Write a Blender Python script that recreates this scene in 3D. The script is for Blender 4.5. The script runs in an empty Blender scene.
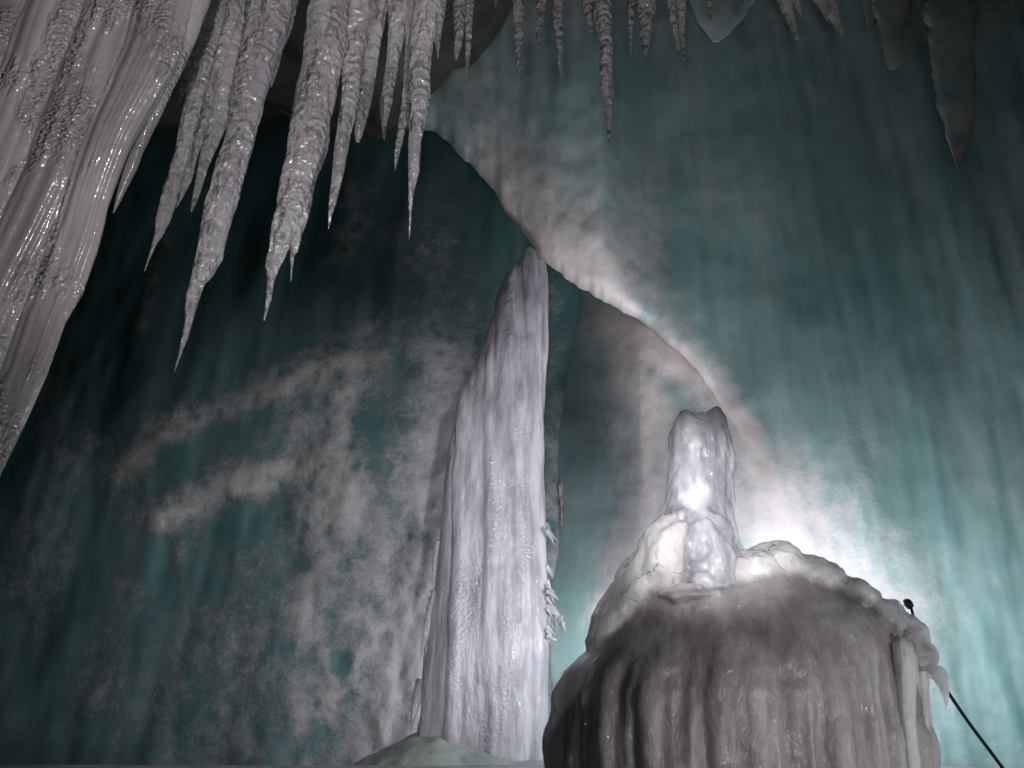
import bpy, math, random
import numpy as np
from mathutils import Vector, noise

random.seed(7)
S = bpy.context.scene
COL = S.collection
F = 740.0
PITCH = math.radians(23.7)
EYE = (0.0, 0.0, 1.6)
SP, CP = math.sin(PITCH), math.cos(PITCH)


def P(px, py, Y):
    """World point seen along the sight line px, py at ground distance Y."""
    a, b = (px - 512.0) / F, (384.0 - py) / F
    d = (a, CP - b * SP, SP + b * CP)
    k = Y / d[1]
    return (a * k, Y, EYE[2] + d[2] * k)


def fbm(x, y, z, o=4, gain=.5):
    s, a, f, n = 0.0, 1.0, 1.0, 0.0
    for _ in range(o):
        s += a * noise.noise((x * f, y * f, z * f)); n += a
        a *= gain; f *= 2.07
    return s / n


def sstep(a, b, x):
    if a == b:
        return float(x >= b)
    t = min(1.0, max(0.0, (x - a) / (b - a)))
    return t * t * (3 - 2 * t)


def interp(tab, x):
    xs = [t[0] for t in tab]; ys = [t[1] for t in tab]
    return float(np.interp(x, xs, ys))


def mesh_obj(name, verts, faces, mat, parent=None, attrs=None, smooth=True):
    me = bpy.data.meshes.new(name)
    me.from_pydata([tuple(v) for v in verts], [], faces)
    me.validate()
    if smooth:
        me.polygons.foreach_set('use_smooth', [True] * len(me.polygons))
    for k, vals in (attrs or {}).items():
        at = me.attributes.new(k, 'FLOAT', 'POINT')
        at.data.foreach_set('value', np.asarray(vals, dtype=np.float32))
    me.materials.append(mat)
    me.update()
    o = bpy.data.objects.new(name, me)
    COL.objects.link(o)
    if parent is not None:
        o.parent = parent
    return o


def tag(o, label=None, cat=None, group=None, kind=None):
    for k, v in (('label', label), ('category', cat), ('group', group), ('kind', kind)):
        if v:
            o[k] = v
    return o


def empty(name, loc):
    """A thing's root; children meshes below are given in world space, so keep the root at the origin of rotation."""
    o = bpy.data.objects.new(name, None)
    o.location = loc
    o.empty_display_size = .2
    COL.objects.link(o)
    return o


def adopt(root, o):
    o.parent = root
    o.matrix_parent_inverse.identity()
    o.location = (-root.location.x, -root.location.y, -root.location.z)
    return o


# ------------------------------------------------------------------ materials
def new_mat(name):
    m = bpy.data.materials.new(name)
    m.use_nodes = True
    nt = m.node_tree
    for n in list(nt.nodes):
        nt.nodes.remove(n)
    out = nt.nodes.new('ShaderNodeOutputMaterial')
    b = nt.nodes.new('ShaderNodeBsdfPrincipled')
    nt.links.new(b.outputs[0], out.inputs[0])
    return m, nt, b


class NT:
    def __init__(s, nt):
        s.nt = nt
        s.co = nt.nodes.new('ShaderNodeTexCoord').outputs['Object']

    def link(s, a, b):
        s.nt.links.new(a, b)

    def val(s, sock, v):
        if hasattr(v, 'is_output'):
            s.link(v, sock)
        else:
            sock.default_value = v

    def mapping(s, scale, rot=(0, 0, 0)):
        n = s.nt.nodes.new('ShaderNodeMapping')
        n.inputs['Scale'].default_value = scale
        n.inputs['Rotation'].default_value = rot
        s.link(s.co, n.inputs['Vector'])
        return n.outputs[0]

    def noise(s, scale, detail=4, rough=.55, vec=None, dist=0.0):
        n = s.nt.nodes.new('ShaderNodeTexNoise')
        n.inputs['Scale'].default_value = scale
        n.inputs['Detail'].default_value = detail
        n.inputs['Roughness'].default_value = rough
        n.inputs['Distortion'].default_value = dist
        s.link(vec if vec is not None else s.co, n.inputs['Vector'])
        return n.outputs['Fac']

    def voro(s, scale, vec=None, feature='F1', out='Distance', rnd=1.0):
        n = s.nt.nodes.new('ShaderNodeTexVoronoi')
        n.feature = feature
        n.inputs['Scale'].default_value = scale
        n.inputs['Randomness'].default_value = rnd
        s.link(vec if vec is not None else s.co, n.inputs['Vector'])
        return n.outputs[out]

    def math(s, op, a, b=0.0, c=0.0, clamp=False):
        n = s.nt.nodes.new('ShaderNodeMath')
        n.operation = op
        n.use_clamp = clamp
        s.val(n.inputs[0], a); s.val(n.inputs[1], b); s.val(n.inputs[2], c)
        return n.outputs[0]

    def remap(s, v, a, b, c=0.0, d=1.0, smooth=True):
        n = s.nt.nodes.new('ShaderNodeMapRange')
        n.interpolation_type = 'SMOOTHSTEP' if smooth else 'LINEAR'
        s.val(n.inputs['Value'], v)
        n.inputs['From Min'].default_value = a; n.inputs['From Max'].default_value = b
        n.inputs['To Min'].default_value = c; n.inputs['To Max'].default_value = d
        return n.outputs['Result']

    def mix(s, f, a, b):
        n = s.nt.nodes.new('ShaderNodeMix')
        n.data_type = 'RGBA'
        s.val(n.inputs['Factor'], f)
        s.val(n.inputs[6], a if hasattr(a, 'is_output') else (*a, 1))
        s.val(n.inputs[7], b if hasattr(b, 'is_output') else (*b, 1))
        return n.outputs[2]

    def attr(s, name):
        n = s.nt.nodes.new('ShaderNodeAttribute')
        n.attribute_name = name
        return n.outputs['Fac']

    def bump(s, h, dist, strength=1.0, normal=None):
        n = s.nt.nodes.new('ShaderNodeBump')
        n.inputs['Distance'].default_value = dist
        s.val(n.inputs['Strength'], strength)
        s.link(h, n.inputs['Height'])
        if normal is not None:
            s.link(normal, n.inputs['Normal'])
        return n.outputs[0]


def wet(g, b, nb, weight, rough):
    """A film of melt water."""
    b.inputs['Coat Weight'].default_value = weight
    b.inputs['Coat Roughness'].default_value = rough
    b.inputs['Coat IOR'].default_value = 1.45
    g.link(nb, b.inputs['Coat Normal'])


def wall_material(name, teal, teal2, frost, crust=1.0, bumpd=.035, sss=0.0):
    """Blue green glacier ice with hoar frost where the 'frost' attribute says it grew."""
    m, nt, b = new_mat(name)
    g = NT(nt)
    a = g.attr('frost')
    fine0 = g.noise(3.6, 12, .76)
    pit = g.remap(g.voro(3.4, g.mapping((1, 1, .8)), 'SMOOTH_F1'), .05, .36, -.20, .05)
    fleck = g.remap(g.voro(16), .0, .22, .16, 0)
    fine = g.math('ADD', g.math('ADD', fine0, fleck), pit)
    med = g.noise(1.15, 6, .6, dist=.3)
    spk = g.noise(30, 4, .7)
    f = g.math('ADD', a, g.math('MULTIPLY', g.math('SUBTRACT', fine, .5), 1.35 * crust))
    f = g.math('ADD', f, g.math('MULTIPLY', g.math('SUBTRACT', med, .5), 1.1 * crust))
    f = g.math('ADD', f, g.math('MULTIPLY', g.math('SUBTRACT', g.noise(19, 5, .75), .5), .8 * crust))
    f = g.remap(f, .08, 1.0)
    f = g.math('MULTIPLY', f, g.remap(a, .0, .16))
    deep = g.mix(g.remap(g.noise(.55, 5, .6), .3, .7), teal, teal2)
    deep = g.mix(g.remap(g.noise(6, 8, .7, g.mapping((1, 1, .35))), .55, .85, 0, .35), deep, frost)
    deep = g.mix(g.remap(g.noise(2.2, 5, .55, g.mapping((1, 1, .07))), .48, .75, 0, .15), deep, frost)
    col = g.mix(f, deep, frost)
    g.link(col, b.inputs['Base Color'])
    g.link(g.remap(f, 0, 1, .45, .6), b.inputs['Roughness'])
    b.inputs['IOR'].default_value = 1.31
    b.inputs['Specular IOR Level'].default_value = .35
    if sss:
        b.inputs['Subsurface Weight'].default_value = sss
        b.inputs['Subsurface Radius'].default_value = (.20, .50, .50)
        b.inputs['Subsurface Scale'].default_value = .9
    h = g.math('ADD', g.math('MULTIPLY', fine, f), g.math('MULTIPLY', spk, g.math('MULTIPLY', f, .3)))
    n1 = g.bump(h, bumpd, .7)
    n2 = g.bump(g.noise(4, 5, .5), .012, .6, n1)
    g.link(n2, b.inputs['Normal'])
    return m


def icicle_material(name, milk, milk2, clear_col, glint=1.0, trans=.45, smooth=False):
    m, nt, b = new_mat(name)
    g = NT(nt)
    clear = g.attr('clear')
    v = g.mapping((1, 1, .5))
    lump = g.noise(8, 6, .62, v)
    patch = g.noise(2.6, 4, .55, g.mapping((1, 1, .3)))
    cl = g.math('ADD', clear, g.remap(lump, .50, .70, 0, .2 if smooth else .28), clamp=True)
    col = g.mix(g.remap(patch, .3, .7), milk, milk2)
    col = g.mix(cl, col, clear_col)
    g.link(col, b.inputs['Base Color'])
    g.link(g.math('ADD', g.math('MULTIPLY', cl, .5), trans, clamp=True), b.inputs['Transmission Weight'])
    b.inputs['IOR'].default_value = 1.31
    b.inputs['Specular IOR Level'].default_value = .8
    zone = g.remap(g.noise(1.9 if smooth else 3.0, 4, .55, g.mapping((1.5, 1.5, .5))), .50 if smooth else .42, .60 if smooth else .58)
    g.link(g.remap(zone, 0, 1, .36 if smooth else .2, .10), b.inputs['Roughness'])
    cell = g.voro(38 if smooth else 17, g.mapping((1, 1, 1.25)), 'SMOOTH_F1')
    cell2 = g.voro(64, v)
    h = g.math('ADD', g.math('MULTIPLY', cell, g.math('MULTIPLY', zone, 1.6)), g.math('MULTIPLY', cell2, g.math('MULTIPLY', zone, .25 if smooth else .05)))
    h = g.math('ADD', h, g.math('MULTIPLY', g.noise(13, 2, .45, g.mapping((1, 1, 1.5))), .3 if smooth else .8))
    nb = g.bump(h, .044 * glint, 1.0)
    g.link(nb, b.inputs['Normal']); wet(g, b, nb, 1.0, .11)
    return m


def pillar_material():
    m, nt, b = new_mat('frozen_white_ice')
    g = NT(nt)
    v = g.mapping((1, 1, .16))
    st = g.noise(7, 6, .6, v)
    col = g.mix(g.remap(st, .32, .66), (.36, .35, .40), (.66, .635, .70))
    col = g.mix(g.remap(g.noise(14, 5, .6), .68, .80), col, (.44, .44, .49))
    g.link(col, b.inputs['Base Color'])
    b.inputs['Roughness'].default_value = .33
    b.inputs['IOR'].default_value = 1.31
    b.inputs['Subsurface Weight'].default_value = .6
    b.inputs['Subsurface Radius'].default_value = (.8, .95, 1.)
    b.inputs['Subsurface Scale'].default_value = .18
    zone = g.remap(g.noise(2.4, 4, .55, g.mapping((1.8, 1.8, .22))), .46, .60)
    h = g.math('ADD', g.math('MULTIPLY', g.noise(10, 6, .62, g.mapping((1, 1, .35))), 1.0),
               g.math('MULTIPLY', g.voro(30), g.math('MULTIPLY', zone, .4)))
    nb = g.bump(h, .028, .9)
    g.link(nb, b.inputs['Normal']); wet(g, b, nb, .8, .14)
    return m


def stump_material(name, ca, cb, cc, capc, sss, scale, rough, bumpd, trans=0.0, vert=.14):
    """Cloudy ice; the 'clear' attribute marks the rim, glassier and painted paler as if backlit."""
    m, nt, b = new_mat(name)
    g = NT(nt)
    cap = g.attr('clear')
    v = g.mapping((1, 1, vert))
    st = g.noise(5, 7, .65, v)
    col = g.mix(g.remap(st, .34, .66), ca, cb)
    col = g.mix(g.remap(g.noise(3.5, 6, .62, g.mapping((1, 1, .35))), .52, .72), col, cc)
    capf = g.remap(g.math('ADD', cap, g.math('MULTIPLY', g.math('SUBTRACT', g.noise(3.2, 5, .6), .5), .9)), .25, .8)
    col = g.mix(g.math('MULTIPLY', capf, g.remap(cap, 0, .1)), col, capc)  # pale rim colour stands in for light coming through the ice
    dv = g.nt.nodes.new('ShaderNodeVectorMath'); dv.operation = 'MULTIPLY_ADD'
    nz = g.nt.nodes.new('ShaderNodeTexNoise'); nz.inputs['Scale'].default_value = 5; nz.inputs['Detail'].default_value = 5
    g.link(g.co, nz.inputs['Vector']); g.link(nz.outputs['Color'], dv.inputs[0]); dv.inputs[1].default_value = (.35, .35, .35); g.link(g.co, dv.inputs[2])
    crack = g.remap(g.voro(3.3, dv.outputs[0], 'DISTANCE_TO_EDGE'), .004, .02, 1, 0)
    crack = g.math('MULTIPLY', g.math('MULTIPLY', crack, g.remap(cap, .3, .7)), g.remap(g.noise(2.6, 2, .5), .45, .6))
    col = g.mix(g.math('MULTIPLY', crack, .75), col, (.10, .09, .09))
    g.link(col, b.inputs['Base Color'])
    b.inputs['IOR'].default_value = 1.31
    g.link(g.remap(g.noise(4, 4, .5), .35, .65, rough * .6, rough * 1.5), b.inputs['Roughness'])
    b.inputs['Subsurface Weight'].default_value = sss
    b.inputs['Subsurface Radius'].default_value = (.9, .95, 1.)
    b.inputs['Subsurface Scale'].default_value = scale
    g.link(g.math('ADD', g.math('MULTIPLY', cap, .35), trans, clamp=True), b.inputs['Transmission Weight'])
    h = g.math('ADD', g.noise(5, 7, .62, g.mapping((1, 1, .4)), 0.6), g.math('MULTIPLY', g.noise(22, 5, .65, g.mapping((1, 1, .6))), .35))
    nb = g.bump(h, bumpd, .85)
    g.link(nb, b.inputs['Normal']); wet(g, b, nb, .9, .10)
    return m


def plain_material(name, a, bcol, scale, rough, bumpd):
    m, nt, b = new_mat(name)
    g = NT(nt)
    n = g.noise(scale, 7, .62)
    g.link(g.mix(g.remap(n, .33, .67), a, bcol), b.inputs['Base Color'])
    b.inputs['Roughness'].default_value = rough
    g.link(g.bump(n, bumpd, .7), b.inputs['Normal'])
    return m


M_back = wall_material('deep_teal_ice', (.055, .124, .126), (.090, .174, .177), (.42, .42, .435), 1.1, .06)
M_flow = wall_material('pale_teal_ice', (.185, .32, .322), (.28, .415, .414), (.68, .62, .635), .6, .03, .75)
M_roof = plain_material('brown_grey_ice', (.045, .044, .042), (.085, .08, .076), 1.3, .5, .08)
M_floor = plain_material('trodden_ice', (.22, .23, .24), (.36, .36, .38), 2.0, .5, .06)
M_mound = plain_material('packed_snow', (.26, .31, .29), (.40, .44, .43), 3.0, .55, .04)
M_icicle = icicle_material('rippled_icicle_ice', (.70, .66, .70), (.86, .82, .86), (.88, .92, .92), 1.0, .62)
M_fold = icicle_material('milky_curtain_ice', (.28, .26, .27), (.48, .45, .47), (.30, .29, .30), .5, .30, True)
M_pillar = pillar_material()
M_stump = stump_material('cloudy_grey_ice', (.29, .265, .275), (.43, .405, .42), (.21, .19, .195), (.88, .86, .88), .85, .32, .18, .045)
M_rim = stump_material('glassy_rim_ice', (.62, .60, .62), (.80, .78, .81), (.46, .44, .45), (.7, .7, .7), .7, .22, .12, .045, .12, .5)
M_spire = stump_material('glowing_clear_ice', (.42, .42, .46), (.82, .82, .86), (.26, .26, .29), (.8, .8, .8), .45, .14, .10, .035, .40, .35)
M_black, nt_, b_ = new_mat('black_rubber')
b_.inputs['Base Color'].default_value = (.012, .012, .013, 1)
b_.inputs['Roughness'].default_value = .5


# ------------------------------------------------------------------ builders
def column(name, rows, Y, mat, parent=None, seg=28, step=.014, depth=.85, lump=.10, flute=0.0, nfl=7,
           tip_clear=0.0, seed=0.0, freq=9.0, top_z=None, cap=None, plumbf=0, ribs=None, ribx=False, power=2.0, flat_tip=False, fade=None, topfn=None):
    """Tapered body of round sections; rows are (py, left, right) along the drop at distance Y."""
    rows = sorted(rows)
    pts = []
    for py, xl, xr in rows:
        a, b = P(xl, py, Y), P(xr, py, Y)
        pts.append((a[2], (a[0] + b[0]) / 2, (b[0] - a[0]) / 2))
    pts.sort(reverse=True)                       # high z first
    if top_z is not None and top_z > pts[0][0]:
        z0, c0, r0 = pts[0]
        z1, c1, r1 = pts[min(2, len(pts) - 1)]
        sl = (c0 - c1) / max(.05, z0 - z1) * .5
        gr = max(0, (r0 - r1) / max(.05, z0 - z1)) * .5
        dz = top_z - z0
        pts.insert(0, (top_z, c0 + sl * dz, r0 + gr * dz + .04))
    zs = np.array([p[0] for p in pts][::-1]); cs = np.array([p[1] for p in pts][::-1]); rs = np.array([p[2] for p in pts][::-1])
    ztop, zbot = zs[-1], zs[0]
    n = max(8, int((ztop - zbot) / step))
    V, A = [], []
    L = ztop - zbot
    for i in range(n + 1):
        z = ztop - L * i / n
        c = float(np.interp(z, zs, cs)); r = max(.0015, float(np.interp(z, zs, rs)))
        wob = noise.noise((seed * 3.1, z * 2.2, 1.7)) * min(.02, r * .25)
        ay = noise.noise((seed * 1.3, z * 1.6, 9.7)) * min(.03, r * .3)
        rb = None
        if ribs:
            tt = np.arange(seg) * (2 * math.pi / seg)
            rb = np.zeros(seg)
            sc_ = (c + np.cos(tt) * r) if ribx else tt
            for s0, wd, hh, zt_, zb_, ph in ribs:
                rmp = (1 - sstep(zt_ - .8, zt_, z)) * sstep(zb_ - .3, zb_, z)
                if rmp <= 0:
                    continue
                dd = (sc_ - s0 - wd * .35 * noise.noise((ph, z * .9, 3.3)))
                if not ribx:
                    dd = (dd + math.pi) % (2 * math.pi) - math.pi
                ww = wd * (1 + .25 * noise.noise((ph * 2, z * 1.3, 7.1)))
                rb = np.maximum(rb, hh * rmp * np.sqrt(np.maximum(0, 1 - (dd / ww) ** 2)))
        for k in range(seg):
            t = 2 * math.pi * k / seg
            ct, st_ = math.cos(t), math.sin(t)
            if power != 2.0:
                ct = math.copysign(abs(ct) ** (2 / power), ct); st_ = math.copysign(abs(st_) ** (2 / power), st_)
            x, y = ct * r, st_ * r * depth
            d = 1.0
            if lump:
                q = (x * freq + seed * 7.3, y * freq + seed, z * freq * .55)
                d += lump * (noise.noise(q) + .55 * noise.noise((q[0] * 2.3, q[1] * 2.3, q[2] * 2.6)) + .3 * noise.noise((q[0] * 5, q[1] * 5, q[2] * 6)))
            if flute:
                fv = noise.noise(((c + x) * plumbf + seed, y * plumbf * .4, z * .22)) + .35 * noise.noise(((c + x) * plumbf * 2.3 + seed, y * plumbf, z * .4)) if plumbf else noise.noise((math.cos(t) * nfl * .35 + seed * 5, math.sin(t) * nfl * .35, z * .25))
                fl = -abs(fv) * 2 + .4
                k_ = 1.0 if fade is None else fade(z)
                d += flute * fl * k_
            if rb is not None:
                d += rb[k] / max(r, .05)
            zz = z
            if topfn is not None:
                zz = z + topfn(c + x, y, z, ztop)
            V.append((c + x * d + wob, Y + y * d + ay, zz))
            A.append(cap(c + x, z) if cap else min(1.0, tip_clear * max(0.0, 1 - (z - zbot) / (.30 * L)) ** .8) if tip_clear else 0.0)
    Fc = []
    for i in range(n):
        for k in range(seg):
            a = i * seg + k; b = i * seg + (k + 1) % seg
            Fc.append((a, b, b + seg, a + seg))
    Fc.append(tuple(range(seg))[::-1])
    Fc.append(tuple(range(n * seg, n * seg + seg)))
    # face order: outward
    o = mesh_obj(name, V, [f[::-1] for f in Fc], mat, None, {'clear': A})
    if parent is not None:
        adopt(parent, o)
    return o


def blob(name, c, rad, mat, parent=None, lump=.15, freq=4.0, seed=0.0, rot=0.0, nu=40, nv=26, attrs=False):
    V = []
    cr, sr = math.cos(rot), math.sin(rot)
    for j in range(nv + 1):
        ph = math.pi * j / nv
        for i in range(nu):
            t = 2 * math.pi * i / nu
            d = Vector((math.sin(ph) * math.cos(t), math.sin(ph) * math.sin(t), math.cos(ph)))
            k = 1 + lump * (noise.noise((d.x * freq * .5 + seed, d.y * freq * .5, d.z * freq * .5 + seed * 2)) + .5 * noise.noise((d.x * freq * 1.3 + seed, d.y * freq * 1.3, d.z * freq * 1.3)))
            x, y, z = d.x * rad[0] * k, d.y * rad[1] * k, d.z * rad[2] * k
            V.append((c[0] + x * cr - z * sr, c[1] + y, c[2] + x * sr + z * cr))
    Fc = []
    for j in range(nv):
        for i in range(nu):
            a = j * nu + i; b = j * nu + (i + 1) % nu
            Fc.append((a, a + nu, b + nu, b))
    o = mesh_obj(name, V, Fc, mat, None, {'clear': [0.0] * len(V)})
    if parent is not None:
        adopt(parent, o)
    return o


def spike(name, a, b, r0, mat, parent=None, bend=(0, 0, 0), seg=9, n=14, seed=0.0, flat=1.0):
    """A curved pointed icelet from a (root) to b (tip)."""
    a, b, bend = Vector(a), Vector(b), Vector(bend)
    V = []
    ax = (b - a).normalized()
    u = ax.cross(Vector((0, 1, 0)))
    u = u.normalized() if u.length > .01 else Vector((1, 0, 0))
    w = ax.cross(u).normalized()
    for i in range(n + 1):
        t = i / n
        c = a.lerp(b, t) + bend * (4 * t * (1 - t))
        r = r0 * (1 - t) ** .85 + .0008
        for k in range(seg):
            g = 2 * math.pi * k / seg
            d = 1 + .25 * noise.noise((c.x * 30 + k, c.y * 30 + seed, c.z * 30))
            V.append(c + u * (math.cos(g) * r * d) + w * (math.sin(g) * r * d * flat))
    Fc = []
    for i in range(n):
        for k in range(seg):
            p = i * seg + k; q = i * seg + (k + 1) % seg
            Fc.append((p, q, q + seg, p + seg))
    Fc.append(tuple(range(seg))[::-1]); Fc.append(tuple(range(n * seg, n * seg + seg)))
    o = mesh_obj(name, V, Fc, mat, None, {'clear': [.25] * len(V)})
    if parent is not None:
        adopt(parent, o)
    return o


def grid_faces(nr, nc):
    return [(r * nc + c, (r + 1) * nc + c, (r + 1) * nc + c + 1, r * nc + c + 1) for r in range(nr - 1) for c in range(nc - 1)]


def seg_dist(px, py, line):
    best = 1e9
    for (x0, y0), (x1, y1) in zip(line[:-1], line[1:]):
        dx, dy = x1 - x0, y1 - y0
        t = max(0, min(1, ((px - x0) * dx + (py - y0) * dy) / (dx * dx + dy * dy)))
        best = min(best, math.hypot(px - x0 - t * dx, py - y0 - t * dy))
    return best


def plumb(px, py):
    """Across-the-wall coordinate that is constant along a plumb line."""
    return 550 + (px - 550) * 1684.0 / (py + 1300.0)


# ------------------------------------------------------------------ back wall (cave terrain)
BANDS = [  # polyline, half width, weight
    ([(120, 478), (150, 446), (182, 424), (258, 394), (330, 368), (372, 348)], 17, .62),
    ([(158, 524), (185, 506), (248, 480), (300, 462), (335, 440), (345, 400)], 17, .75),
    ([(300, 430), (335, 470), (345, 500)], 34, .62),
    ([(345, 390), (365, 330)], 30, .40),
    ([(446, 360), (436, 470), (422, 600), (405, 700), (380, 760)], 40, .80),
    ([(430, 250), (452, 330)], 40, .35),
    ([(360, 190), (345, 250)], 22, .34),
    ([(312, 500), (322, 560), (300, 610), (312, 640)], 16, .48),
    ([(178, 500), (176, 556)], 8, .45),
    ([(323, 655), (330, 680), (326, 700), (333, 725)], 6, .6),
    ([(352, 655), (350, 690), (330, 700)], 5, .5),
    ([(300, 700), (300, 765)], 7, .42),
    ([(120, 590), (95, 700)], 14, .30),
    ([(60, 440), (30, 600)], 24, .24),
    ([(165, 235), (140, 320)], 7, .30),
    ([(545, 280), (560, 470), (562, 590)], 12, .22),
    ([(250, 640), (240, 740)], 26, .22),
    ([(380, 520), (370, 640)], 26, .42),
]
HOLES = [(165, 462, 34, .5), (216, 432, 20, .5), (262, 412, 15, .4), (276, 442, 12, .5), (150, 545, 24, 1.), (246, 520, 26, .5),  # the full-strength one paints the shade of a hollow left unshaped
         (410, 528, 16, .6), (384, 612, 14, .5), (338, 668, 14, .7), (345, 694, 9, .6), (300, 560, 20, .3), (205, 580, 40, .4)]


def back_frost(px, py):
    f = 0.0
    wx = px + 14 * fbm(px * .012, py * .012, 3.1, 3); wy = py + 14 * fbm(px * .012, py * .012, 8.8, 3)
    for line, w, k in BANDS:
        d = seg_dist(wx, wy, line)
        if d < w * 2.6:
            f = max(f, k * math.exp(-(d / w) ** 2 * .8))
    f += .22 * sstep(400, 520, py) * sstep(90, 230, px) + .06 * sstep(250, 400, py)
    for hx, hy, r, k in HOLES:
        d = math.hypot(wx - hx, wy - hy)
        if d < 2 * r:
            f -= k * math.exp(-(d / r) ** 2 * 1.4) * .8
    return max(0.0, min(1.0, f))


def back_Y(px, py):
    u = plumb(px, py)
    return 11.6 + .0022 * max(0, 260 - px) + .35 * fbm(u * .006, py * .003, 1.2, 4) + .22 * fbm(u * .018, py * .006, 4.2, 3)


def build_back_wall():
    xs = np.concatenate([np.linspace(-420, -20, 40), np.linspace(-15, 690, 262), np.linspace(700, 900, 20)])
    ys = np.concatenate([np.linspace(-330, 60, 60), np.linspace(64, 780, 264), np.linspace(800, 960, 14)])
    V, A = [], []
    for py in ys:
        for px in xs:
            u = plumb(px, py)
            f = back_frost(px, py)
            Y = back_Y(px, py)
            Y -= .10 * f * (.6 + fbm(px * .05, py * .05, 2.2, 4))
            # no relief for the hollow under the frost lip; its shade is in HOLES
            V.append(P(px, py, Y)); A.append(f)
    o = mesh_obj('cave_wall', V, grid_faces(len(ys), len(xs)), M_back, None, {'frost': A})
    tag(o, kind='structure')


# ------------------------------------------------------------------ right ice flow
FLOW_LEFT = [(-300, 300), (0, 400), (100, 480), (200, 525), (258, 532), (300, 530), (350, 515), (430, 490), (560, 476), (700, 470), (960, 460)]
RIB = [(-300, 868), (0, 893), (60, 905), (250, 941), (400, 966), (600, 1008), (960, 1075)]
FLOW_FROST_AND_GLOW = [
    ([(612, 322), (650, 350), (700, 376), (735, 425), (770, 490), (800, 560)], 22, .92),
    ([(625, 350), (655, 430), (655, 500), (632, 560), (615, 610)], 28, .82),
    ([(640, 250), (655, 320), (700, 370)], 26, .45),
    ([(598, 325), (622, 410), (640, 500)], 34, .42),
    ([(700, 380), (742, 440)], 14, .6),
    ([(748, 450), (770, 520), (790, 560)], 18, .5),
    ([(690, 150), (710, 210)], 22, .20),
    ([(905, 60), (941, 250), (966, 400), (1008, 600)], 20, .15),
    ([(770, 510), (815, 570), (860, 630)], 78, .72),  # pale patch painting the white glow around the flood lamp
    
    ([(1000, 40), (1010, 200), (1020, 420)], 60, .16),
]


def flow_Y(px, py):
    u = plumb(px, py)
    Y = interp([(400, 10.6), (560, 10.5), (640, 9.6), (780, 8.7), (880, 8.3), (960, 8.0), (1040, 7.5), (1120, 6.6), (1200, 5.2)], px)
    Y += .22 * fbm(u * .011, py * .0018, 5.5, 4) + .018 * fbm(u * .06, py * .006, 9.5, 3)
    Y += .05 * fbm(px * .02, py * .02, 2.5, 4)
    d = px - interp(RIB, py)
    Y -= .04 * math.exp(-(d / 40) ** 2)
    # stepped panes of the flow
    for u0, dep, w in ((830, .010, 18), (715, .012, 20)):
        uu = u - u0 + 8 * noise.noise((py * .008, u0, 0))
        Y += dep * sstep(-w * .15, w * .15, uu) * (1 - sstep(w * .4, w * 5, uu))
    return Y


def over_Y(px, py):
    """Face of the overhang before it melts into the flow."""
    d = interp(EDGE, min(px, 640)) - py
    Y = 8.75 + .0035 * max(0, 640 - px) - .0042 * d
    u = plumb(px, py)
    Y += .20 * fbm(px * .009, py * .006, 3.3, 4) + .04 * fbm(px * .03, py * .03, 6.3, 4)
    sl = .020 + .032 * math.exp(-max(0, d) / 34.0)
    w = 2.5 + max(0, d) * .25
    q = (px - 640 + .02 * (315 - py)) / w
    return Y + sl * w * (q if q > 20 else math.log1p(math.exp(q)))


def skin_Y(px, py):
    a, b = over_Y(px, py), flow_Y(px, py)
    d = 318 - py
    if d < -40:
        return b
    k = .12 + 1.9 * sstep(0, 150, d) * sstep(540, 650, px)
    if d < 0:
        a += .05 * -d
    h = max(k - abs(a - b), 0.0) / k
    return min(a, b) - h * h * k * .25


def skin_frost_glow(px, py, under=0.0):
    wx = px + 10 * fbm(px * .015, py * .015, 6.1, 3); wy = py + 10 * fbm(px * .015, py * .015, 1.8, 3)
    f = 0.0
    for line, w, k in FLOW_FROST_AND_GLOW:
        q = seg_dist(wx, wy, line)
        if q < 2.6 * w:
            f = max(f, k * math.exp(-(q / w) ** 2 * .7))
    d = interp(EDGE, min(px, 640)) - wy
    if d > -20:
        side = 1 - sstep(630, 648 + .55 * max(0, d), wx)
        fo = (.55 * math.exp(-max(0, d) / 26) + .72 * math.exp(-(max(0, d) / 130) ** 2)) * sstep(400, 560, px) + .12 * (1 - sstep(420, 620, px))
        f = max(f, fo * side * (1 - under))
    f = max(f, .30 * (1 - sstep(20, 90, py + 25 * noise.noise((px * .012, 3, 0)))))
    return max(0.0, min(1.0, f))


EDGE = [(60, 20), (150, 60), (200, 84), (240, 98), (290, 112), (350, 118), (400, 124), (435, 134), (470, 164), (495, 192), (502, 208), (520, 226), (532, 244), (548, 264), (570, 282), (600, 298), (625, 311), (640, 320), (668, 344), (700, 374), (735, 424), (770, 490), (800, 560), (850, 650), (900, 700), (1200, 760)]


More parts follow.
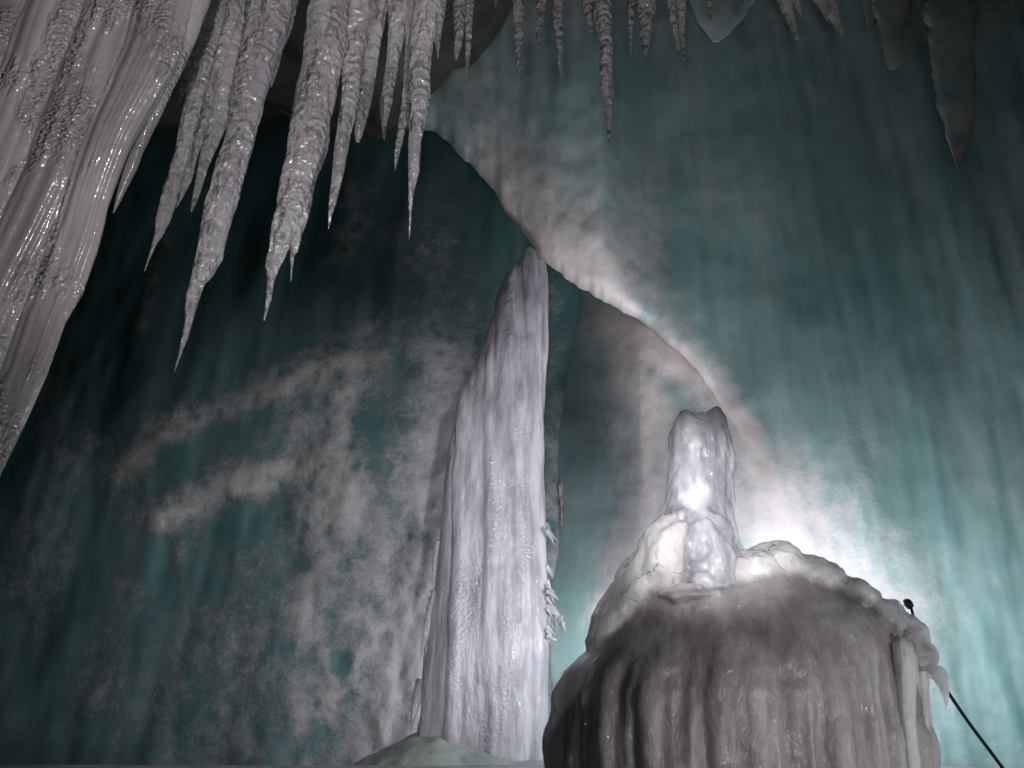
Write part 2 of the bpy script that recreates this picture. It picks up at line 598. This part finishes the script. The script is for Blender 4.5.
def build_flow():
    """One sheet: each column comes down the overhang to its lip, folds back under it and goes on down the flow."""
    xs = np.concatenate([np.linspace(60, 420, 60), np.linspace(424, 700, 150), np.linspace(703, 1050, 130), np.linspace(1058, 1190, 16)])
    n1, n2 = 130, 190
    rows = [[] for _ in range(n1 + 3 + n2)]
    ridge = FLOW_FROST_AND_GLOW[0][0]
    for px in xs:
        yb = interp(EDGE, px) + (7 * fbm(px * .03, 7.7, .3, 4) + 3.5 * fbm(px * .11, 2.7, 4.3, 3)) * (.75 + .25 * (1 - sstep(620, 655, px))) * (1 - sstep(780, 840, px))
        col = []
        bulge = interp([(600, .85), (640, .62), (665, .38), (695, .20), (722, .07), (750, 0)], px)
        keep = min(1.0, bulge / .6)
        mixs = sstep(596, 668, px)
        for j in range(n1):
            t = (1 - j / (n1 - 1)) ** 1.4
            py = yb + (-300 - yb) * t
            d = yb - py
            f = skin_frost_glow(px, py)
            Y = skin_Y(px, py) * (1 - mixs) + (flow_Y(px, py) - bulge * math.exp(-d / 105.0)) * mixs
            for R, am in ((16.0, .25), (60.0, .40)):
                Y += am * (1 - math.sqrt(max(0, 1 - (1 - min(1, d / R)) ** 2))) * keep
            Y -= .05 * f * (.5 + fbm(px * .05, py * .05, 2.7, 4))
            col.append((P(px, py, Y), f))
        low = []
        for j in range(n2):
            t = j / (n2 - 1)
            p0 = yb - 30 * keep + 12 * (1 - keep)
            py = p0 + (960 - p0) * t
            xl = interp(FLOW_LEFT, py) + 7 * fbm(py * .02, .4, 2.2, 4)
            d = px - xl
            f = skin_frost_glow(px, py, 1 - sstep(640, 662, px))
            base = flow_Y(px, py)
            rr = 1.8 * (1 - sstep(10, 120 + .20 * max(0, min(280, py - 250)), d)) + .004 * max(0, -d)
            Y = base + rr - .05 * f * (.5 + fbm(px * .05, py * .05, 2.7, 4))
            low.append((P(px, py, min(Y, 13.5)), f))
        L, U = col[-1], low[0]
        for k in (1, 2, 3):
            m = k / 4
            col.append((tuple(L[0][i] * (1 - m) + U[0][i] * m for i in range(3)), L[1] * (1 - m) + U[1] * m))
        col += low
        for j, v in enumerate(col):
            rows[j].append(v)
    V, A = [], []
    for rw in rows:
        for p, f in rw:
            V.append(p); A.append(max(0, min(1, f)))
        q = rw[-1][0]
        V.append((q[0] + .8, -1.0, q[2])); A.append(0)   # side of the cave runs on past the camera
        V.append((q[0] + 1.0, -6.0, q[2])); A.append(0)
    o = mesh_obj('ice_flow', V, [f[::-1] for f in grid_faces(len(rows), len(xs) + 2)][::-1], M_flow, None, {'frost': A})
    tag(o, 'pale teal ice flow whose frosted overhanging lip runs diagonally down from above the pillar', 'ice flow')


# ------------------------------------------------------------------ roof, floor
def roof_z(x, Y):
    return max(7.6, 4.35 + .76 * Y) + .02 * abs(x)


def build_shell():
    xs = np.linspace(-14, 11, 120); ys = np.linspace(-6, 14, 110)
    V = []
    for y in ys:
        for x in xs:
            z = roof_z(x, max(y, 0))
            z += (.8 * fbm(x * .32, y * .32, .7, 4) + .7 * fbm(x * .9, y * .9, 2.7, 4)) * sstep(2, 7, y) + .25
            z += 3.2 * sstep(-.6, 1.2, x) * sstep(4.5, 7.5, y) - 1.3 * (1 - sstep(-2.2, -.4, x)) * sstep(6.5, 9.5, y)
            V.append((x, y, z))
    o = mesh_obj('cave_ceiling', V, grid_faces(len(ys), len(xs)), M_roof)
    tag(o, kind='structure')
    zr = P(100, 764, 8.0)[2]
    xs = np.linspace(-14, 11, 160); ys = np.linspace(-6, 14, 150)
    V = []
    for y in ys:
        for x in xs:
            z = zr * sstep(1.5, 7.6, y) + .03 * fbm(x * .9, y * .9, 2, 4) * sstep(9.5, 7, y) - .02
            if y > 8.1:
                z -= .5 * sstep(8.1, 10.5, y)
            V.append((x, y, z))
    o = mesh_obj('cave_floor', V, [f[::-1] for f in grid_faces(len(ys), len(xs))], M_floor)
    tag(o, kind='structure')


# ------------------------------------------------------------------ pillar and its mound
def build_pillar():
    Y = 9.2
    base = P(485, 740, Y)
    root = empty('ice_pillar', (base[0], base[1], base[2] - .5))
    tag(root, 'tall white ice pillar tapering to a blunt tip, standing on the snow mound', 'ice pillar')
    rows = [(247, 523, 536), (251, 519, 541), (262, 513, 546), (278, 505, 547), (292, 499, 547), (320, 489, 547), (350, 478, 547), (380, 468, 546), (420, 455, 546),
            (450, 447, 546), (480, 444, 546), (520, 440, 547), (570, 436, 548), (610, 430, 549), (650, 425, 550), (700, 418, 549), (730, 412, 549), (800, 400, 552)]
    rows = [(p, a + 5, max(a + 8, b - 6)) for p, a, b in rows]
    rp = random.Random(11)
    prib = [(x + rp.uniform(-.04, .04), rp.uniform(.05, .16), rp.uniform(.03, .11), rp.uniform(5.0, 8.5), rp.choice((0, 0, 0, 2.0, 3.5)), rp.uniform(0, 99)) for x in np.arange(-1.3, .6, .085)]
    column('shaft', rows, Y, M_pillar, root, seg=210, step=.026, depth=.62, lump=.018, seed=2.3, freq=2.6, ribs=prib, ribx=True, power=2.3)
    rnd = random.Random(5)
    # ragged spurs on the right edge
    for i in range(26):
        py = rnd.uniform(500, 640)
        if 540 < py < 580 and rnd.random() < .5:
            py += 50
        a = P(546, py, Y - rnd.uniform(-.1, .25))
        L = rnd.uniform(7, 15)
        b = P(546 + L * rnd.uniform(.5, .95), py + L * rnd.uniform(.3, 1.1), a[1])
        spike('ice_spur', a, b, rnd.uniform(.02, .05), M_pillar, root, (0, 0, rnd.uniform(-.01, .02)), seed=i)
    spike('ice_shelf', P(541, 604, Y - .1), P(564, 624, Y - .1), .10, M_pillar, root, (.01, 0, .02), seg=14, n=22, flat=.8)
    for i in range(11):
        x = 546 + 1.6 * i
        spike('ice_spur', P(x, 604 + i * 1.6 + rnd.uniform(-3, 3), Y - .1), P(x + rnd.uniform(-1, 5), 618 + i * 1.2 + rnd.uniform(-2, 14), Y - .1), rnd.uniform(.02, .045), M_pillar, root, seed=i + 40)
    # pointed flakes on the left edge
    spike('ice_flake', P(442, 592, Y - .1), P(421, 656, Y - .15), .13, M_pillar, root, (-.02, 0, .03), seg=12, n=24, flat=.5)
    spike('ice_flake', P(440, 540, Y), P(433, 592, Y), .05, M_pillar, root, (-.02, 0, .02), flat=.6)
    spike('ice_flake', P(431, 640, Y - .1), P(424, 690, Y - .15), .06, M_pillar, root, (-.02, 0, .02), flat=.5)
    spike('ice_flake', P(424, 680, Y - .1), P(411, 732, Y - .2), .09, M_pillar, root, (-.02, 0, .02), flat=.5)
    # mound
    V = []
    prof = [(300, 790), (340, 770), (380, 752), (412, 734), (440, 728), (470, 737), (505, 750), (540, 758), (580, 764), (640, 772)]
    xs = np.linspace(300, 640, 110); n = 46
    for px in xs:
        yb = interp(prof, px)
        yb += 2 * fbm(px * .04, 1, 1, 3)
        for j in range(n):
            t = j / (n - 1)
            Yd = 9.3 - 1.9 * t
            ztop = P(px, yb, 9.0)[2]
            x = P(px, yb, 9.0)[0]
            zf = -.1
            z = zf + (ztop - zf) * math.cos(t * math.pi / 2) ** .55
            z += .05 * fbm(px * .018, t * 2.5, 5.5, 4)
            V.append((x * (1 - .0 * t), Yd + .04 * fbm(px * .05, t * 4, 3, 3), z + .02 * fbm(px * .06, t * 6, 8, 3)))
    xsn = len(xs)
    back = []
    o = mesh_obj('snow_mound', V, [f for f in grid_faces(xsn, n)], M_mound)
    tag(o, 'low grey green snow mound around the foot of the white pillar', 'snow mound')


# ------------------------------------------------------------------ foreground stump
def build_stump():
    Y = 5.6
    b0 = P(735, 900, Y)
    root = empty('ice_stump', (b0[0], b0[1], 0))
    tag(root, 'broad dark grey fluted ice stump lit from behind with a glowing spire on top', 'ice stump')
    rows = [(549, 758, 778), (553, 735, 794), (560, 692, 808), (568, 638, 818), (580, 632, 828), (592, 624, 838), (602, 612, 852), (614, 606, 868), (627, 602, 880),
            (642, 594, 886), (657, 584, 889), (672, 574, 890), (692, 565, 890), (722, 560, 892), (768, 556, 896), (850, 552, 902), (1010, 545, 915)]
    rows = [(p, a + 2 - 6 * math.exp(-((p - 665) / 40) ** 2) + 15 * sstep(690, 760, p), b - 9 * sstep(690, 770, p)) for p, a, b in rows]
    rim = [(P(x, y, Y)[0], P(x, y, Y)[2]) for x, y in ((545, 700), (563, 668), (598, 612), (640, 566), (700, 560), (775, 548), (830, 575), (880, 610), (915, 660))]
    zf0 = P(700, 655, Y)[2]; zf1 = P(700, 610, Y)[2]
    rp = random.Random(21)
    srib = []
    t = -math.pi
    while t < math.pi:
        wd = rp.choice((.035, .05, .06, .08, .11)) * rp.uniform(.8, 1.25)
        srib.append((t + wd * .8, wd, wd * rp.uniform(.9, 2.0), rp.uniform(1.85, 2.2), rp.choice((-1, -1, -1, .9)), rp.uniform(0, 99)))
        t += wd * 1.45
    for _ in range(46):
        wd = rp.uniform(.018, .034)
        srib.append((rp.uniform(-math.pi, 0), wd, rp.uniform(.09, .17), rp.uniform(1.6, 2.1), rp.choice((-1, .8, 1.1)), rp.uniform(0, 99)))
    body = column('body', rows, Y, M_stump, None, seg=300, step=.013, depth=.68, lump=.028, seed=4.1, freq=2.4, power=2.3, ribs=srib)

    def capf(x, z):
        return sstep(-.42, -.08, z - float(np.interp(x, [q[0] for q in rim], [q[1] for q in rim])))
    # the spire
    def horns(x, y, z, zt):
        w = sstep(zt - .22, zt - .02, z)
        xa = P(681, 415, 5.35)[0]; xb = P(717, 415, 5.35)[0]
        h = .045 * math.exp(-((x - xa) / .07) ** 2) + .05 * math.exp(-((x - xb) / .11) ** 2) - .045
        return w * h * 2.8
    rows = [(412, 676, 722), (413, 673, 725), (416, 670, 727), (426, 668, 730), (440, 668, 733), (455, 668, 734), (475, 667, 733), (490, 666, 732), (505, 665, 733), (522, 663, 735),
            (540, 660, 738), (556, 656, 743), (600, 648, 752)]
    spire = column('spire', rows, 5.35, M_spire, None, seg=72, step=.012, depth=.8, lump=.045, flute=.05, nfl=7, seed=1.9, freq=4.5, topfn=horns)
    # rounded lumps around its foot
    def lump(px, py, Yl, wx, wz, wy, seed, rot=0.0, lumpa=.16):
        c = P(px, py, Yl)
        k = (Yl / (CP - (384 - py) / F * SP)) / F
        return blob('lump', c, (wx * k, wy, wz * k), M_stump, None, lumpa, 4.0, seed, rot)

    def fuse(main, extra, voxel, smooth, disp, capfn=None):
        """Melts separate volumes into one continuous ice body."""
        vs, fs = [], []
        for o in [main] + extra:
            n0 = len(vs)
            vs += [v.co.copy() for v in o.data.vertices]
            fs += [tuple(i + n0 for i in p.vertices) for p in o.data.polygons]
        name, mat = main.name, main.data.materials[0]
        for o in [main] + extra:
            bpy.data.objects.remove(o)
        tmp = mesh_obj('melt', vs, fs, mat)
        m = tmp.modifiers.new('r', 'REMESH'); m.mode = 'VOXEL'; m.voxel_size = voxel; m.use_smooth_shade = True
        m = tmp.modifiers.new('s', 'SMOOTH'); m.iterations = smooth; m.factor = .5
        bpy.context.view_layer.update()
        me = bpy.data.meshes.new_from_object(tmp.evaluated_get(bpy.context.evaluated_depsgraph_get()))
        bpy.data.objects.remove(tmp)
        co = [v.co + v.normal * (disp * (fbm(v.co.x * 3.2, v.co.y * 3.2, v.co.z * 2.2, 4) + .35 * fbm(v.co.x * 13, v.co.y * 13, v.co.z * 8, 3) * (0 if capfn else 1))) for v in me.vertices]
        at = [capfn(c.x, c.z) if capfn else 0.0 for c in co]
        o = mesh_obj(name, co, [tuple(p.vertices) for p in me.polygons], mat, None, {'clear': at})
        return adopt(root, o)

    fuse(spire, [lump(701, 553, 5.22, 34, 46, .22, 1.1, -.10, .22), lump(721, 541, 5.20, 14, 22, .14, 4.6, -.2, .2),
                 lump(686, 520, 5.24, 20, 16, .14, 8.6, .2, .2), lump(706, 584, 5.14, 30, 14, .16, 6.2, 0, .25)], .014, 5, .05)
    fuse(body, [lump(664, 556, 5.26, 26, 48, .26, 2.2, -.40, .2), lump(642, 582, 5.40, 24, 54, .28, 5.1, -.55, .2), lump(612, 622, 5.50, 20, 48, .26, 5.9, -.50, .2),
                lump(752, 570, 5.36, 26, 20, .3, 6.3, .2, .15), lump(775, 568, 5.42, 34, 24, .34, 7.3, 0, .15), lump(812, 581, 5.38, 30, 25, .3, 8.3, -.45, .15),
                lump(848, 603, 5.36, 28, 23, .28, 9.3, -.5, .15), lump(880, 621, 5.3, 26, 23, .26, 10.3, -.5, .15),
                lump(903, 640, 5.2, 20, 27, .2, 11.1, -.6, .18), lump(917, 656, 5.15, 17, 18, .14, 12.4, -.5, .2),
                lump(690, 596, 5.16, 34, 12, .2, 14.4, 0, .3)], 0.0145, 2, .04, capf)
    # draperies on the right flank
    column('drapery', [(604, 893, 899), (615, 892, 903), (630, 893, 908), (640, 893, 912), (660, 893, 917), (690, 897, 916), (730, 902, 918), (780, 906, 921), (900, 912, 930), (1010, 916, 936)], 5.07, M_rim, root, seg=44, step=.010, lump=.16, flute=.14, seed=3.2, freq=8)
    column('drapery', [(622, 905, 911), (634, 906, 916), (642, 907, 922), (652, 908, 928), (665, 908, 930), (690, 915, 929), (720, 917, 931), (768, 922, 936), (900, 930, 948), (1010, 936, 956)], 5.13, M_rim, root, seg=44, step=.010, lump=.16, flute=.14, seed=6.2, freq=8)
    spike('drip', P(926, 668, 5.2), P(946, 710, 5.2), .075, M_rim, root, (.05, 0, .045), seg=14, n=26)


# ------------------------------------------------------------------ cable
def build_cable():
    pts = [P(909, 603, 5.75), P(912, 612, 5.72), P(916, 630, 5.7), P(931, 663, 5.65), P(960, 710, 5.55), P(1004, 770, 5.45), P(1060, 850, 5.3), P(1110, 960, 5.2), P(1150, 1040, 5.1)]
    root = empty('cable', pts[0])
    tag(root, 'thin black cable with a small knobbed end rising beside the grey stump', 'cable')
    cu = bpy.data.curves.new('cord', 'CURVE')
    cu.dimensions = '3D'
    sp = cu.splines.new('BEZIER'); sp.bezier_points.add(len(pts) - 1)
    for q, p in zip(sp.bezier_points, pts):
        q.co = p; q.handle_left_type = q.handle_right_type = 'AUTO'
    cu.bevel_depth = .012; cu.bevel_resolution = 3
    tmp = bpy.data.objects.new('tmp', cu); COL.objects.link(tmp)
    bpy.context.view_layer.update()
    me = bpy.data.meshes.new_from_object(tmp.evaluated_get(bpy.context.evaluated_depsgraph_get()))
    bpy.data.objects.remove(tmp)
    me.name = 'cord'
    me.materials.clear(); me.materials.append(M_black)
    o = bpy.data.objects.new('cord', me); COL.objects.link(o); adopt(root, o)
    blob('end_knob', P(908.5, 604, 5.75), (.032, .032, .042), M_black, root, .25, 3, 1.0, .6, 18, 12)


# ------------------------------------------------------------------ curtain and icicles
def build_curtain():
    b = P(60, 100, 3.2)
    root = empty('ice_curtain', b)
    tag(root, 'massive slanting curtain of merged milky ice folds filling the upper left corner', 'ice curtain')
    folds = [
        (3.02, [(-60, 160, 212), (0, 140, 190), (50, 126, 178), (85, 112, 163), (100, 108, 156), (150, 89, 130), (205, 66, 105), (250, 50, 93), (290, 36, 79), (320, 24, 62), (375, 8, 45), (418, -8, 27), (475, -32, 1), (560, -75, -45), (640, -110, -100)]),
        (3.16, [(-60, 116, 172), (0, 92, 152), (50, 73, 138), (100, 53, 122), (170, 28, 95), (240, -2, 66), (320, -38, 30), (420, -80, -10), (560, -130, -90)]),
        (3.30, [(-60, 58, 126), (0, 36, 106), (80, 6, 76), (160, -26, 44), (260, -66, 6), (400, -120, -60), (520, -160, -130)]),
        (3.44, [(-60, 6, 72), (0, -16, 52), (80, -46, 22), (180, -86, -14), (320, -140, -80)]),
        (3.56, [(-60, -50, 22), (0, -72, 2), (100, -112, -36), (240, -166, -110)]),
    ]
    for i, (Y, rows) in enumerate(folds):
        rc = random.Random(60 + i)
        fr = []
        for _ in range(22):
            wd = rc.uniform(.06, .22)
            fr.append((rc.uniform(-math.pi, .3), wd, wd * rc.uniform(.06, .14), rc.uniform(5, 9), rc.choice((-9, -9, 3, 4)), rc.uniform(0, 99)))
        column('fold', rows, Y, M_fold, root, seg=110, step=.014, depth=.7, lump=.014, seed=1.7 + i * 3.3, freq=4.0, top_z=roof_z(-1, Y) + .3, ribs=fr)
    column('fold', [(0, 180, 210), (50, 170, 190), (75, 160, 179), (100, 149, 166), (130, 139, 152), (150, 131, 143), (170, 124, 136), (190, 118, 126), (213, 113, 114)], 3.1,
           M_fold, root, seg=32, step=.010, lump=.10, flute=.06, seed=14.2, top_z=roof_z(-1, 3.1) + .3, tip_clear=.5)


ICICLES = [
    # distance, label, rows
    (4.0, 'slender bent icicle with a thread-like tip, first one right of the ice curtain', [(0, 208, 235), (20, 204, 228), (52, 196, 215), (104, 186, 204), (156, 174, 188), (200, 160, 176), (221, 156, 169), (236, 155, 162), (241, 153, 158), (255, 149, 151.5), (271, 144, 145)]),
    (3.95, 'thin short icicle tucked between the bent slender icicle and its right neighbour', [(90, 207, 217), (112, 203, 212), (150, 190, 199), (180, 182, 191), (195, 179, 184), (207, 176.5, 177.5)]),
    (4.05, 'icicle with slim pointed end pressed against the left side of the longest icicle', [(0, 230, 254), (50, 221, 243), (100, 212, 233), (130, 206, 224), (165, 198, 209), (190, 194, 201), (205, 191, 195), (212, 190.5, 191.5)]),
    (3.9, 'longest icicle, thick rippled body ending in a clear crooked point lowest of all', [(0, 252, 297), (50, 242, 280), (100, 233, 264), (150, 222, 251), (180, 211, 241), (206, 204, 234), (232, 199, 226), (258, 195, 220), (277, 191, 210), (283, 190, 204), (297, 186, 200), (320, 185, 193), (336, 182, 188.5), (350, 179, 182.5), (372, 174, 174.8)]),
    (4.0, 'short sharp icicle branching from the right side of the longest icicle', [(0, 281, 298), (25, 280, 292), (50, 275, 283), (70, 272, 278), (87, 270.5, 271.5)]),
    (3.9, 'small narrow icicle hanging in the dark gap beside the ice curtain', [(20, 198, 207), (60, 187, 197), (80, 181, 190), (95, 178, 183), (103, 177.5, 178.5)]),
    (3.85, 'widest icicle, broad and rippled with a short glassy needle at its end', [(0, 312, 346), (50, 304, 341), (100, 295, 334), (150, 286, 322), (180, 280, 310), (206, 277, 303), (232, 271, 294), (250, 269, 287), (258, 267, 284), (268, 265, 279), (279, 267, 275), (300, 266, 271), (321, 263.5, 264.5)]),
    (3.92, 'narrow lobe of ice joined to the right flank of the widest icicle', [(120, 312, 330), (150, 304, 328), (180, 297, 316), (206, 291, 311), (232, 287, 302), (248, 288, 298), (256, 290, 294), (281, 290.3, 291.2)]),
    (4.0, 'long straight icicle with dark clear end, next right of the widest icicle', [(0, 342, 374), (30, 342, 370), (56, 343, 365), (100, 340, 357), (150, 334, 348), (180, 331, 342), (200, 329, 337), (215, 328, 332), (229, 328, 329)]),
    (4.1, 'blunt ended icicle between the long straight one and the short pointed one', [(0, 372, 390), (50, 365, 380), (100, 358, 372), (125, 355, 366), (137, 355, 362), (142, 356, 359)]),
    (4.05, 'pointed medium icicle standing clear of both neighbours with dark gaps each side', [(0, 388, 411), (30, 389, 407), (60, 386, 398), (100, 381, 393), (115, 381, 389), (128, 382, 386), (140, 383.5, 384.5)]),
    (4.15, 'thin translucent icicle half hidden behind the left of the stringy tipped icicle', [(0, 408, 424), (40, 405, 416), (80, 402, 411), (115, 399, 408), (140, 396, 403), (155, 394, 399), (170, 394.5, 395.5)]),
    (4.0, 'stout frosted icicle drawn out to a very thin stringy tip beside the overhang', [(0, 416, 444), (40, 411, 434), (75, 410, 431), (100, 410, 429), (140, 409, 422), (170, 408, 419), (185, 408, 415), (205, 408.5, 412), (220, 408.8, 411), (239, 409, 409.7)]),
    (4.05, 'stubby spike on the right shoulder of the stringy tipped icicle', [(0, 430, 446), (25, 432, 443), (40, 434, 441), (58, 437.5, 438.5)]),
    (4.6, 'blunt left half of a twin icicle at the top edge, right of the stringy one', [(0, 453, 467), (30, 454, 464), (48, 454, 461), (60, 455, 457)]),
    (4.6, 'longer pointed right half of the twin icicle left of the evenly spaced ones', [(0, 464, 474), (30, 465.5, 472), (60, 465, 470), (79, 466, 467)]),
    (4.6, 'tiny icicle stub just poking into view in the wide gap at the top', [(0, 494, 498), (4, 494.5, 497), (8, 495.5, 496.2)]),
    (4.6, 'single carrot shaped icicle, left of three separate ones at the top', [(0, 512, 525), (27, 513.5, 523.5), (55, 515, 521.5), (70, 517, 520.5), (79, 518.5, 519.3)]),
    (4.6, 'shortest of three separate carrot shaped icicles, the middle one', [(0, 535, 546), (20, 536, 544), (38, 536, 541.5), (46, 537, 540), (52, 537.8, 538.6)]),
    (4.6, 'single icicle with glassy swollen tip, right of three separate ones', [(0, 553, 564), (27, 554, 563), (55, 557, 562.5), (70, 558, 563), (79, 560.7, 561.5)]),
    (4.4, 'long lone icicle hanging far lower than the others in the top centre', [(0, 594, 611), (30, 598, 611), (60, 600, 612.5), (88, 601, 614), (110, 604, 612.5), (130, 606.5, 611), (142, 608.7, 609.5)]),
    (4.45, 'slanted sharp icicle at the left root of the long lone icicle', [(0, 580, 593), (12, 583, 593), (24, 588, 593), (36, 591.8, 592.6)]),
    (4.42, 'short spur wedged against the left of the long lone icicle', [(0, 591, 600), (20, 594, 600), (30, 596, 600), (40, 597.7, 598.5)]),
    (4.6, 'thin needle icicle left of a thick blunt one, right of the long lone icicle', [(0, 627, 635), (27, 628, 633), (45, 629.5, 632), (60, 630.7, 631.3)]),
    (4.6, 'thick blunt icicle with frosted surface beside a thin needle icicle', [(0, 634, 655), (20, 638, 652), (40, 641, 650.5), (52, 643, 648.5), (58, 644.8, 646)]),
    (4.6, 'left prong of the forked icicle pair, the shorter of the two', [(0, 666, 677), (27, 672, 678), (45, 676, 680), (62, 679.5, 680.3)]),
    (4.55, 'right prong of the forked icicle pair, slightly longer', [(0, 676, 686), (30, 679, 685.5), (50, 681.5, 685), (66, 683.7, 684.5)]),
    (5.0, 'faint tiny grey icicle in front of the dim ceiling lump', [(0, 706, 711.5), (10, 708, 711), (20, 710.3, 711)]),
    (4.8, 'crooked sharp icicle pointing down right on the dark upper right wall', [(0, 778, 792), (10, 782, 793), (20, 787, 795), (32, 792, 798), (44, 797, 800.5), (53, 800.5, 801.3)]),
    (4.85, 'little thorn of ice just right of the crooked sharp icicle', [(0, 792, 799), (10, 797, 801.5), (19, 802.7, 803.5)]),
    (4.8, 'rightmost bright icicle, ragged wedge ending in a point', [(0, 818, 837), (10, 824, 838.5), (20, 831, 840), (30, 838, 842.5), (38, 843.4, 844.2)]),
    (4.78, 'small jagged tooth on the left of the rightmost bright icicle', [(0, 816, 828), (12, 822, 830), (22, 826.6, 827.6)]),
]


def frosted(o):
    at = o.data.attributes.new('frost', 'FLOAT', 'POINT')
    at.data.foreach_set('value', np.full(len(o.data.vertices), .42, dtype=np.float32))


def build_icicles():
    for i, (Y, label, rows) in enumerate(ICICLES):
        w = max(r[2] - r[1] for r in rows)
        o = column('icicle', rows, Y, M_icicle, None, seg=32 if w > 20 else 20, step=.009, depth=.85, lump=.10 if w > 14 else .08, flute=.12 if w > 20 else .05,
                   nfl=6, tip_clear=.45, seed=2.13 * i + .7, freq=11.0, top_z=roof_z(0, Y) + .35)
        tag(o, label, 'icicle', 'icicles hanging across the cave roof')
    drapes = [
        (skin_Y(890, 40) - .05, 'dim pale ice drape with a ragged foot hanging at the top of the right wall', [(-80, 855, 925), (0, 872, 912), (30, 880, 908), (50, 884, 906), (62, 886, 904), (69, 889, 897)]),
        (skin_Y(871, 20) - .05, 'narrow dim ice tooth left of the ragged drape on the right wall', [(-80, 850, 880), (0, 862, 880), (20, 866, 877), (34, 869, 875), (43, 871, 872.5)]),
        (skin_Y(955, 120) - .05, 'long dim ice drape ending in a slanted tip near the right edge', [(-80, 905, 985), (0, 925, 985), (100, 938, 978), (140, 948, 972), (165, 955, 969), (180, 961, 968), (189, 966, 967.5)]),
    ]
    for i, (Y, label, rows) in enumerate(drapes):
        o = column('ice_drape', rows, Y, M_flow, None, seg=40, step=.02, depth=.13, lump=.2, flute=.14, nfl=9, seed=3.7 * i + 5, freq=4)
        frosted(o)
        tag(o, label, 'ice drape', 'dim ice drapes on the upper right wall')
    o = column('ceiling_lump', [(-120, 640, 800), (-40, 672, 775), (0, 690, 757), (20, 698, 745), (33, 706, 730), (42, 713, 719)], skin_Y(715, 10) - .08, M_flow, None, seg=40, step=.03, depth=.18, lump=.14, flute=.1, seed=8.8, freq=2.5)
    frosted(o)
    tag(o, 'blunt dim ice lump bulging from the ceiling at the top right of centre', 'ice lump')
    # small frozen trickle on the wall between pillar and stump
    root = empty('frozen_trickle', P(562, 520, 11.15))
    tag(root, 'thin broken frozen trickle sparkling on the teal wall between the pillar and the stump', 'frozen trickle')
    rt = random.Random(3)
    for i in range(15):
        py = 478 + 3.1 * i + rt.uniform(-1, 1)
        k = .026 * rt.uniform(.6, 1.3) * (2.0 if i in (2, 3, 4, 5, 17, 18) else 1)
        px = 562 + 3 * noise.noise((py * .03, 1, 1)) + rt.uniform(-.8, .8) - .02 * (py - 480)
        wall = flow_Y(px, py) + 1.8 * (1 - sstep(10, 120 + .20 * max(0, min(280, py - 250)), px - interp(FLOW_LEFT, py)))
        frosted(blob('ice_bead', P(px, py, min(back_Y(px, py), wall) - .02), (k * .8, k * .6, k * rt.uniform(1.3, 2.6)), M_flow, root, .5, 5, i, 0, 12, 8))


build_back_wall()
build_flow()
build_shell()
build_pillar()
build_stump()
build_cable()
build_curtain()
build_icicles()


# ------------------------------------------------------------------ lamps of the show cave, with added fill lights
def lamp(name, kind, loc, power, color=(1, 1, 1), size=.1, target=None, angle=60, blend=.6):
    l = bpy.data.lights.new(name, kind)
    l.energy = power; l.color = color
    l.shadow_soft_size = size
    if kind == 'SPOT':
        l.spot_size = math.radians(angle); l.spot_blend = blend
    o = bpy.data.objects.new(name, l)
    o.location = loc
    if target is not None:
        o.rotation_euler = (Vector(target) - Vector(loc)).to_track_quat('-Z', 'Y').to_euler()
    COL.objects.link(o)
    return o


WARM = (1.0, .965, .985)
lamp('flood_lamp', 'POINT', P(785, 588, 7.25), 260, (.94, .97, 1.0), .22)
lamp('spire_lamp', 'SPOT', (.2, .4, 3.3), 1700, WARM, .05, P(708, 516, 5.2), 20, 1.0)
lamp('niche_lamp', 'POINT', (-.15, 10.2, 2.2), 80, WARM, .15)
lamp('pillar_lamp', 'SPOT', (1.0, .2, 3.4), 1700, WARM, .12, P(340, 540, 9.2), 48, 1.0)
lamp('stump_fill', 'SPOT', (3.7, 1.2, 1.0), 350, WARM, .06, P(770, 740, 4.9), 52, .8)  # added spot that brightens the stump's front and right flank
lamp('visitor_lamp', 'SPOT', (-.2, -.6, 1.2), 360, WARM, .07, P(400, 40, 4.0), 84, .9)
lamp('glint_fill', 'SPOT', (1.4, -2.2, 6.2), 720, WARM, .08, P(170, 90, 4.0), 50, .8)  # added high behind the camera to draw glints from the icicles
lamp('lip_fill', 'SPOT', P(655, 600, 7.0), 420, WARM, .12, P(610, 270, 8.8), 62, .9)  # unseen spot added behind the stump to brighten the lip and frost veil
lamp('top_icicle_fill', 'SPOT', (.9, -.4, 1.0), 330, WARM, .06, P(590, 10, 4.6), 42, .9)  # added to brighten the icicles along the top centre
lamp('ambient_fill', 'POINT', (.9, -.8, 1.3), 60, WARM, .10)  # added all-round fill that lifts the dark areas

w = bpy.data.worlds.new('World')
S.world = w
w.use_nodes = True
bg = w.node_tree.nodes['Background']
bg.inputs[0].default_value = (.5, .55, .6, 1)
bg.inputs[1].default_value = .004

cam = bpy.data.cameras.new('camera')
cam.sensor_width = 36; cam.lens = F / 1024 * 36
cam.clip_start = .05; cam.clip_end = 200
co = bpy.data.objects.new('camera', cam)
co.location = EYE
co.rotation_euler = (math.pi / 2 + PITCH, 0, 0)
COL.objects.link(co)
S.camera = co
S.render.engine = 'CYCLES'
S.cycles.use_denoising = True
S.cycles.sample_clamp_indirect = 4
S.cycles.max_bounces = 6
S.cycles.adaptive_threshold = .02
S.cycles.transmission_bounces = 6
vs = S.view_settings
vs.view_transform = 'Standard'; vs.look = 'None'; vs.exposure = 0; vs.gamma = 1
S.display_settings.display_device = 'sRGB'
